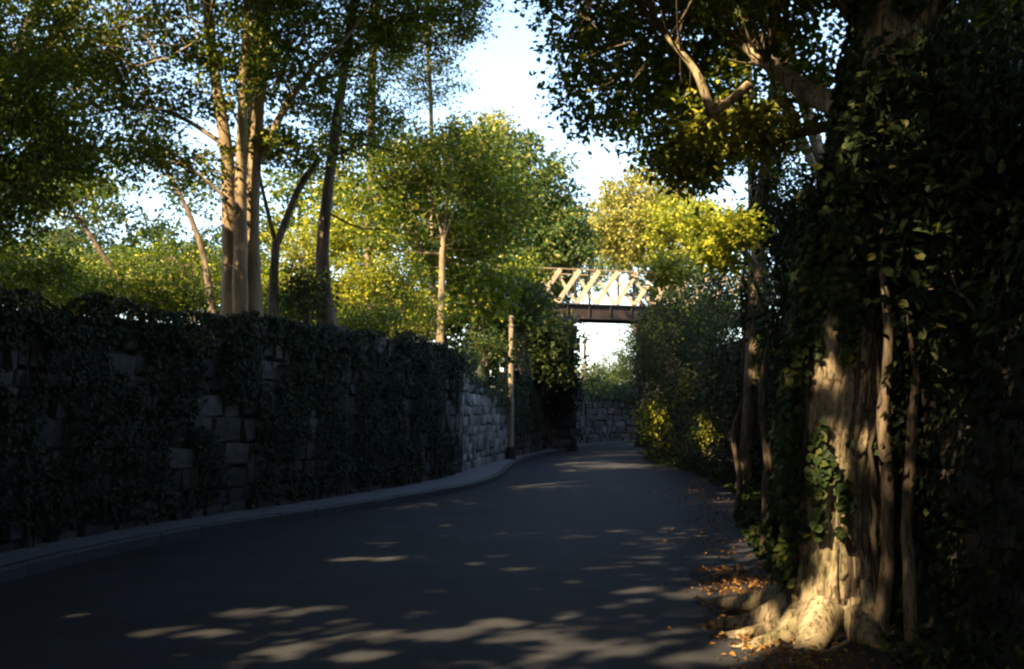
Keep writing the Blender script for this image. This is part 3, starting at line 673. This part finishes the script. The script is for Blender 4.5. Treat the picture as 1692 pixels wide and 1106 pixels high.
# undergrowth on the left bank
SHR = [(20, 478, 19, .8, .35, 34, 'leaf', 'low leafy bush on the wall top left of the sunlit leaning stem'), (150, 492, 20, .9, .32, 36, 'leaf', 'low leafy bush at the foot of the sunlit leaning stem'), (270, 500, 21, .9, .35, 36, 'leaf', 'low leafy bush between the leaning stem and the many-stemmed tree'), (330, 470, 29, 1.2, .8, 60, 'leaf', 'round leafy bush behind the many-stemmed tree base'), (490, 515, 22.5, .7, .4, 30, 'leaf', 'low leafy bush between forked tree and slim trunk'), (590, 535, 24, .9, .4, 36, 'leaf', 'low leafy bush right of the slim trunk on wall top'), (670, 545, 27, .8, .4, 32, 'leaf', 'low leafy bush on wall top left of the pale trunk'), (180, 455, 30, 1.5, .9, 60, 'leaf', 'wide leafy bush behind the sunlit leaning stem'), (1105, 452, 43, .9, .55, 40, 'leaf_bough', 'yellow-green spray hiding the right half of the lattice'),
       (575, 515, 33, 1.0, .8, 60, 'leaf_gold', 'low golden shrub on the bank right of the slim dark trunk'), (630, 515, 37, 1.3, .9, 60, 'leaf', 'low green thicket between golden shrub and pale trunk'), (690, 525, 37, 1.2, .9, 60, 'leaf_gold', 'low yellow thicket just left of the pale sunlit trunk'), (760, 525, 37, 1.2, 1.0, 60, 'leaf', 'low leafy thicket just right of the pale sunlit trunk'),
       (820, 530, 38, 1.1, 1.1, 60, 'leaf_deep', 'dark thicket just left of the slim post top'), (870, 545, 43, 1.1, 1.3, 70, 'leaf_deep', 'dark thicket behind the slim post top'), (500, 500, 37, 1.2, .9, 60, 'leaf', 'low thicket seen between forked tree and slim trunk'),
       (1085, 485, 58, 1.5, .9, 46, 'leaf_deep', 'loose dark bush seen through the middle of the lattice'), (965, 455, 66, 1.6, 1.2, 40, 'leaf_grey', 'loose grey-green bush seen through the left of the lattice'), (795, 592, 33, .45, .4, 30, 'leaf_deep', 'dark bush on the pale-tinted wall beside the slim post'), (915, 480, 57, 1.6, 1.8, 70, 'leaf_deep', 'dark bush behind the left part of the lattice'), (1150, 480, 60, 2.6, 1.5, 80, 'leaf_grey', 'grey-green bush behind the right part of the lattice'),
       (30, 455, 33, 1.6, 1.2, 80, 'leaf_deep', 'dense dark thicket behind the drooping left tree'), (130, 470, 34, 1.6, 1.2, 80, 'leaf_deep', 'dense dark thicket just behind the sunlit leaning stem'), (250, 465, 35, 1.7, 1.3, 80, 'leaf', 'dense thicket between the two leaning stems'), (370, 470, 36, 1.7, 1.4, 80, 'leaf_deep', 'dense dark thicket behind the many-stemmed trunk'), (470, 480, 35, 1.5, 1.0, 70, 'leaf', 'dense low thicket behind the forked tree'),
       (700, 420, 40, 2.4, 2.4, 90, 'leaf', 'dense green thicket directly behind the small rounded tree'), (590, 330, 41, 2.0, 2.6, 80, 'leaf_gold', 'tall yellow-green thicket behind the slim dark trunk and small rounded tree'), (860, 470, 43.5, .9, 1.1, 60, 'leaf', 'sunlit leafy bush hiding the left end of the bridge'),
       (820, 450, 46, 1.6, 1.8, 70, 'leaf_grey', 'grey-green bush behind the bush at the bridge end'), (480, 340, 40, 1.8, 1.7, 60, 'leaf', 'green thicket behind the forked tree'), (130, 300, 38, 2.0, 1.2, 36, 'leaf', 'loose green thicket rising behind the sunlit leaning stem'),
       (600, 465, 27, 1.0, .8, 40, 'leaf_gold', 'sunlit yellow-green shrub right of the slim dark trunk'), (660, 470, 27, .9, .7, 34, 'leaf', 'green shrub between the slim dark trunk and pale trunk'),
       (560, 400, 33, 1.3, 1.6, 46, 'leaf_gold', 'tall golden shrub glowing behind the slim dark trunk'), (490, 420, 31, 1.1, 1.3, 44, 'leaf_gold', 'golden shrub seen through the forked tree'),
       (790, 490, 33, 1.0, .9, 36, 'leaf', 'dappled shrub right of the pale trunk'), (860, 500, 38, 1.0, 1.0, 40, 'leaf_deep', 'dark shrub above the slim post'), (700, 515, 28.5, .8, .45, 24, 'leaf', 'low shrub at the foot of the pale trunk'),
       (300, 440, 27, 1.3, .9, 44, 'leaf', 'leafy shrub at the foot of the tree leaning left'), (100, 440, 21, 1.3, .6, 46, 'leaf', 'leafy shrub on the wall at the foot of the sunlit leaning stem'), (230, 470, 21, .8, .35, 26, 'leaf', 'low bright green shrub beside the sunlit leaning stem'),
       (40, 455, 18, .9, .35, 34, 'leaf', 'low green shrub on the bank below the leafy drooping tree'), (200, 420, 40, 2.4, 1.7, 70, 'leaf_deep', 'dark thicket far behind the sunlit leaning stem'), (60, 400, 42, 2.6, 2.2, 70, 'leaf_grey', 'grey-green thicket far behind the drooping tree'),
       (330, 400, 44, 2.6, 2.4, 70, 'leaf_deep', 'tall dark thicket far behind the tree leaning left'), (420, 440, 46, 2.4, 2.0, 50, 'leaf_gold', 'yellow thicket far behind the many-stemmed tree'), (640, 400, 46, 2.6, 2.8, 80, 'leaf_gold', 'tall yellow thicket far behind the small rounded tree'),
       (905, 580, 42.3, 1.1, 1.5, 100, 'ivy', 'dark ivy-like bush hanging over wall between post and abutment'), (500, 490, 20.5, .6, .45, 26, 'leaf_deep', 'dark low shrub between the forked tree and slim trunk'), (800, 565, 30.5, .5, .35, 18, 'leaf_deep', 'small dark bush hanging over the pale-tinted wall')]
for x, y, d, rx, rz, n, lm, lb in SHR:
    p = at(x, y, d)
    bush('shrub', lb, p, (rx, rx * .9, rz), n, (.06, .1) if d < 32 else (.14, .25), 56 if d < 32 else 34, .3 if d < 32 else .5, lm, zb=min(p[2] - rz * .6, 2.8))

# ------------------------------------------------------------------ right bank
tree('ivy_tree', 'straight ivy-clad tree with a sunlit stem beyond the old gnarled tree',
     [(px([(1232, 822), (1238, 700), (1244, 560), (1252, 420), (1268, 250), (1290, 60)], 21.8), .17, .10), (px([(1250, 440), (1225, 410), (1200, 395)], 18), .05, .02)],
     [(at(1300, 330, 22), (.9, 1.2, 1.2), 60), (at(1270, 240, 22), (.7, .8, .5), 16)], (.06, .11), 75, .38, 'leaf_deep', 'bark')
pb2 = at(1232, 822, 21.8)
tree('golden_sapling', 'sapling with bright yellow sunlit leaves in front of the ivy-clad tree',
     [([(3.95, 16.4, .3), (3.8, 16.2, 2), (3.3, 15.6, 3.4), tuple(at(1215, 400, 15.2))], .05, .012)], [(at(1218, 385, 15.1), (.32, .4, .3), 20), (at(1185, 430, 15.4), (.3, .4, .2), 14)], (.07, .125), 42, .2, 'leaf_gold')
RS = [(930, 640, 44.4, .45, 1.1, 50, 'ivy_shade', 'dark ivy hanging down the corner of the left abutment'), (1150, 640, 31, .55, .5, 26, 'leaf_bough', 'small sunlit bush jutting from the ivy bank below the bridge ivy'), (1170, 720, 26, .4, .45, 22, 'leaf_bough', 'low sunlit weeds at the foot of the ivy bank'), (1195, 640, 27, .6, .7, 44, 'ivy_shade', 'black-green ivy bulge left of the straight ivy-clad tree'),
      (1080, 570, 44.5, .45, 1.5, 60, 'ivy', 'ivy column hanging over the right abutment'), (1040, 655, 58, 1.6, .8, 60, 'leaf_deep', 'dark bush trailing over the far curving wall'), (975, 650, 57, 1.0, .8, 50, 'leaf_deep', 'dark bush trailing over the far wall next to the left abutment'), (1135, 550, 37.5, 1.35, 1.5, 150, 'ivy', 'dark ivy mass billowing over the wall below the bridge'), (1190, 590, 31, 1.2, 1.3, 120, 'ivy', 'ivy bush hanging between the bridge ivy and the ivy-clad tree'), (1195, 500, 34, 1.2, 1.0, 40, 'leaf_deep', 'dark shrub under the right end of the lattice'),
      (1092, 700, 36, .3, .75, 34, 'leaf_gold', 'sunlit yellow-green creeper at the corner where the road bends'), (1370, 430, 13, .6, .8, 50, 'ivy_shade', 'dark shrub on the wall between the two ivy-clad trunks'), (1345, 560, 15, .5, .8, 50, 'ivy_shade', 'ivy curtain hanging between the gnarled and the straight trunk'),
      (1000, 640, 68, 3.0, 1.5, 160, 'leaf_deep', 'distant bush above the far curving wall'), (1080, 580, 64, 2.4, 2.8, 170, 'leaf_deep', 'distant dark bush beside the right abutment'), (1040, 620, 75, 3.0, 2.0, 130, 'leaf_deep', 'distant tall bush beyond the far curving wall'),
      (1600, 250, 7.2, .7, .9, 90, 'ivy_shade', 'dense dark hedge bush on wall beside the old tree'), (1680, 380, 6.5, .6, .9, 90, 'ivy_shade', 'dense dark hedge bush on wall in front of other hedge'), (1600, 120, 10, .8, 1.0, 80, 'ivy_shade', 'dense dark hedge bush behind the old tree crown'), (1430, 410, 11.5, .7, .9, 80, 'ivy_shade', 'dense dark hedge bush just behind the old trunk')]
for x, y, d, rx, rz, n, lm, lb in RS:
    p = at(x, y, d)
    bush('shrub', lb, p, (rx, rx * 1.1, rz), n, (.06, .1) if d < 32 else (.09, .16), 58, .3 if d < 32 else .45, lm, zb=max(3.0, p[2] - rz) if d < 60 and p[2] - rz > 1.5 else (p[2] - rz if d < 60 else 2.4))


# ------------------------------------------------------------------ ivy on walls
def ivy_wall(label, line, s0, s1, zf0, zf1, n, face, thick=.22, size=(.05, .09), mat='ivy', patch=0.0, group=None, stems=.7):
    D = np.concatenate([[0], np.cumsum(np.linalg.norm(np.diff(line, axis=0), axis=1))]); r = rng
    s = r.uniform(s0, s1, n); pos = np.c_[np.interp(s, D, line[:, 0]), np.interp(s, D, line[:, 1])]
    q = np.c_[np.interp(s + .1, D, line[:, 0]), np.interp(s + .1, D, line[:, 1])]
    q0 = np.c_[np.interp(s - .1, D, line[:, 0]), np.interp(s - .1, D, line[:, 1])]
    t = norm(q - q0); nr = np.c_[t[:, 1], -t[:, 0]] * face
    zl = zf0(s) if callable(zf0) else zf0; zh = zf1(s) if callable(zf1) else zf1
    z = zl + (zh - zl) * r.uniform(0, 1, n) ** .9
    bul = vnoise(s * 1.4, z * 1.4) * .7 + vnoise(s * 4, z * 4) * .3
    keep = bul > patch
    off = (.08 + thick * np.clip(bul * 1.5 - .3, 0, 1)) * r.uniform(.5, 1.1, n)
    P = np.c_[pos + nr * off[:, None], z][keep]; N = np.c_[nr, np.full(n, .5)][keep]
    mid = (s0 + s1) / 2
    root = tag(empty('ivy', (np.interp(mid, D, line[:, 0]), np.interp(mid, D, line[:, 1]), 0)), label, 'ivy', group)
    leaf_obj('leaves', P, M[mat], root, size, N=N, wid=.85)
    for k in range(int((s1 - s0) * stems) if stems > .2 else 0):
        a = r.uniform(s0, s1); zz = np.linspace(.05, float(np.mean(zh)) * r.uniform(.6, .98), 9); ss = a + np.cumsum(r.normal(size=9) * .08)
        pp = np.c_[np.interp(ss, D, line[:, 0]), np.interp(ss, D, line[:, 1])]
        nn = nr[np.abs(s - a).argmin()]
        mb = MB(); tube(mb, np.c_[pp + nn * .12, zz], np.linspace(.022, .006, 9), 5, .15, a); mb.build('stem', M['stem'], root, True)
    return root


dL = np.concatenate([[0], np.cumsum(np.linalg.norm(np.diff(LWALL, axis=0), axis=1))])[-1]
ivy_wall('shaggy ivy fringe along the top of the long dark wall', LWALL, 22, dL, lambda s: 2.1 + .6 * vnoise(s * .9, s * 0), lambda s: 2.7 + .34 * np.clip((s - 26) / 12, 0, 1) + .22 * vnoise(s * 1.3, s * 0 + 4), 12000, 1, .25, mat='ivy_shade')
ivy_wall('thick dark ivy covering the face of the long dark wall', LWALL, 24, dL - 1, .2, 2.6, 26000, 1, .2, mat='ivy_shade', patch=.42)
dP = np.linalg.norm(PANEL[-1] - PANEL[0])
ivy_wall('ragged ivy fringe trailing over the pale-tinted wall', PANEL, 0, dP, lambda s: 2.5 - .12 * s, lambda s: 3.2 - .1 * s + .2 * vnoise(s * 2, s * 0), 3200, 1, .2, mat='leaf_deep', stems=.1)
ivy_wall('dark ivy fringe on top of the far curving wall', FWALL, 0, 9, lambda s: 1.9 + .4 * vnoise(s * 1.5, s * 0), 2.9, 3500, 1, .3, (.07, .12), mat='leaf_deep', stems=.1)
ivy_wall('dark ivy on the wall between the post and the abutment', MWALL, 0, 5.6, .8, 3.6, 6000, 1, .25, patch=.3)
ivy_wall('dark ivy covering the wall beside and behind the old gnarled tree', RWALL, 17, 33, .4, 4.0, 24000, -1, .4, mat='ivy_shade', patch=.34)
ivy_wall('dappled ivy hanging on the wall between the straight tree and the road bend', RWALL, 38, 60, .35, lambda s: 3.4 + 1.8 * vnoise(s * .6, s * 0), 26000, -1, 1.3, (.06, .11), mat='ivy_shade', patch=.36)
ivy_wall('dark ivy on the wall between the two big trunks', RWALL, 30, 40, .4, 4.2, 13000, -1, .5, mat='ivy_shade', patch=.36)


def ivy_trunk(label, path, rad, n, z0, z1, th0, th1, mat='ivy', size=(.05, .085), thr=.42):
    P0 = spline(path, 80); zz = rng.uniform(z0, z1, n)
    c = np.c_[np.interp(zz, P0[:, 2], P0[:, 0]), np.interp(zz, P0[:, 2], P0[:, 1])]
    th = rng.uniform(th0, th1, n); k = vnoise(th * 2.2, zz * 1.6) * .6 + vnoise(th * 6, zz * 5) * .4
    keep = k > thr + .35 * np.clip(z0 + 1.0 - zz, 0, 1) * (z0 > 1); d = np.c_[np.cos(th), np.sin(th)]
    P = np.c_[c + d * (rad + .05 + (.22 if z1 < 4 else .13) * k * rng.uniform(.4, 1, n))[:, None], zz][keep]
    root = tag(empty('ivy', P0[0]), label, 'ivy')
    leaf_obj('leaves', P, M[mat], root, size, N=np.c_[d, np.full(n, .4)][keep], wid=.85)
    mb = MB()
    for q in range(6):
        a = rng.uniform(th0, th1); z = np.linspace(z0 * .5, z1 * .95, 16); aa = a + np.cumsum(rng.normal(size=16) * .08)
        cc = np.c_[np.interp(z, P0[:, 2], P0[:, 0]), np.interp(z, P0[:, 2], P0[:, 1])] + np.c_[np.cos(aa), np.sin(aa)] * (rad + .03)
        mb = MB(); tube(mb, np.c_[cc, z], np.linspace(.028, .01, 16), 6, .15, a); mb.build('stem', M['stem'], root, True)
ivy_trunk('ivy climbing the upper trunk of the old gnarled tree', [at(1392, 1112, 8.15), at(1388, 800, 8.2), at(1400, 600, 8.3), at(1425, 400, 8.4), at(1462, 180, 8.5), at(1490, 0, 8.6)], .27, 9000, 1.9, 4.9, 0, 6.283)
ivy_trunk('ivy climbing the far side of the old gnarled trunk down to roots', [at(1392, 1112, 8.15), at(1388, 800, 8.2), at(1400, 600, 8.3)], .31, 8000, .15, 2.3, -1.0, 2.4)
ivy_trunk('ivy wrapping the straight tree beyond the old one', [at(1232, 822, 21.8), at(1238, 700, 21.8), at(1244, 560, 21.8), at(1252, 420, 21.8), at(1268, 250, 21.8)], .15, 7000, .3, 6.5, -1.45, 3.1)

ivy_trunk('ivy patches on the road-facing flank of the old gnarled trunk', [at(1392, 1112, 8.15), at(1388, 800, 8.2), at(1400, 600, 8.3), at(1425, 400, 8.4)], .31, 3400, .4, 3.2, -3.9, -2.6)
ivy_trunk('thin broken ivy over the sunlit face of the old gnarled trunk', [at(1392, 1112, 8.15), at(1388, 800, 8.2), at(1400, 600, 8.3), at(1425, 400, 8.4), at(1462, 180, 8.5)], .26, 3600, .7, 3.9, -2.75, -.9, 'ivy', thr=.6)
# ------------------------------------------------------------------ unseen trees added beside and behind the camera to shade the lane
SHD = [(-8.2, 8, 11, 3.0), (-8.8, 2.5, 12, 3.4), (-8.0, -3, 12, 3.4), (-9.0, -9, 12, 3.6), (-13, 5, 15, 3.8), (-14.5, -2.5, 16, 4.0), (-12.5, 11.5, 12, 3.0), (-15, -10, 16, 4), (-8.0, -15, 13, 4)]
for k, (x, y, h, r) in enumerate(SHD):
    cr = [((x, y, h * .62), (r, r, h * .30), 170), ((x + .4, y + .4, h * .9), (r * .8, r * .8, h * .2), 70)]
    st = [([(x, y, 2.7), (x + .1, y, 6), (x - .1, y + .2, h)], .24, .08)]
    if x > -10:
        cr += [((x + 6.0, y + (1.0 if y < 5 else 5), 10.2), (4.2, 3.6, 1.4), 210)]  # overhanging crown added above the road to block the sky
        st += [([(x, y, 7.0), (x + 2.5, y + .3, 9.2), (x + 7, y + .8, 10.4)], .11, .03)]
    tree('bank_shade_tree', 'tall unseen tree added on the left bank to shade the near road', st, cr, (.24, .4), 28, .62, 'leaf', group='added shade trees on the left bank', limbs=5, twigs=False)
for k, (x, y) in enumerate([(-7.6, 10.5), (-7.8, 7.5), (-7.8, 4.5), (-7.8, 1.5), (-7.7, -1.5), (-7.6, -4.5), (-7.5, -7.5), (-7.4, -11), (-3.5, -19), (0, -19.5), (3.5, -19)]):
    bush('hedge', 'dense unseen hedge bush added on the left bank to block low sky light' if y > -15 else 'dense unseen hedge bush added behind the camera to block sky light', (x, y, 4.6 if y > -15 else 2.6), (1.3, 1.9, 2.0 if y > -15 else 3.2), 90, (.17, .28), 36, .5, 'leaf_deep', 'hedge', 'added hedge bushes on the left bank' if y > -15 else 'added hedge bushes behind the camera', zb=2.7 if y > -15 else 0)  # bushes added out of view to keep low sky light off the lane
for k, (x, y, h, r) in enumerate([(8.4, 13.5, 11, 2.6), (6.0, 4, 11, 3.0), (6.2, -5, 11, 3.4), (5.5, -14, 11, 3.4)]):
    cr = [((x, y, h * .65), (r, r, h * .3), 170), ((x, y, h * .95), (r * .8, r * .8, h * .15), 60)]
    st = [([(x, y, 3.0), (x + .1, y, 6), (x - .1, y + .2, h)], .24, .08)]
    if y < 10: cr += [((x - 4, y, 9.0), (3.2, 4.0, 1.3), 170)]  # crown reaching over the road, added to cut sky light
    tree('bank_shade_tree', 'tall dark tree added on the right bank to block sky light', st, cr, (.24, .38), 28, .6, 'leaf_deep', group='added dark trees on the right bank', limbs=5, twigs=False)

# ------------------------------------------------------------------ fallen leaves along the right edge of the road
n = 1700
xx = rng.normal(size=n) * .22 + .08; yy = rng.uniform(6.2, 11.5, n); e = 1.75 + .09 * (yy - 7.6)
LP = np.c_[e + xx - .05, yy, .035 + rng.uniform(0, .035, n) + np.clip(xx, 0, 1) * .12]
n2 = 900; y2 = rng.uniform(12, 26, n2); LP = np.concatenate([LP, np.c_[2.4 + .13 * (y2 - 13) + rng.normal(size=n2) * .3, y2, .06 + rng.uniform(0, .04, n2)]])
lo = leaf_obj('fallen_leaves', LP, M['litter'], None, (.03, .055), N=np.tile([0, 0, 1.0], (len(LP), 1)), cull=False)
tag(lo, 'orange brown fallen leaves strewn along the road edge by roots', 'leaves', kind='stuff')

nv = 9000
yv = rng.uniform(4, 40, nv); rwx = np.interp(yv, RWALL[:, 1], RWALL[:, 0])
wv = .55 + .5 * vnoise(yv * .6, yv * 0); uv = rng.uniform(0, 1, nv)
VP = np.c_[rwx - .1 - uv * wv, yv, .1 + (1 - uv) * .35 * rng.uniform(0, 1, nv) + .05]
tv = tag(leaf_obj('ground_ivy', VP[((VP[:, 0] - 2.3) ** 2 + (VP[:, 1] - 8.1) ** 2) > .8], M['ivy'], None, (.05, .1), up=1.0, cull=False), 'dark ground ivy creeping along the foot of the right wall', 'ivy', kind='stuff')
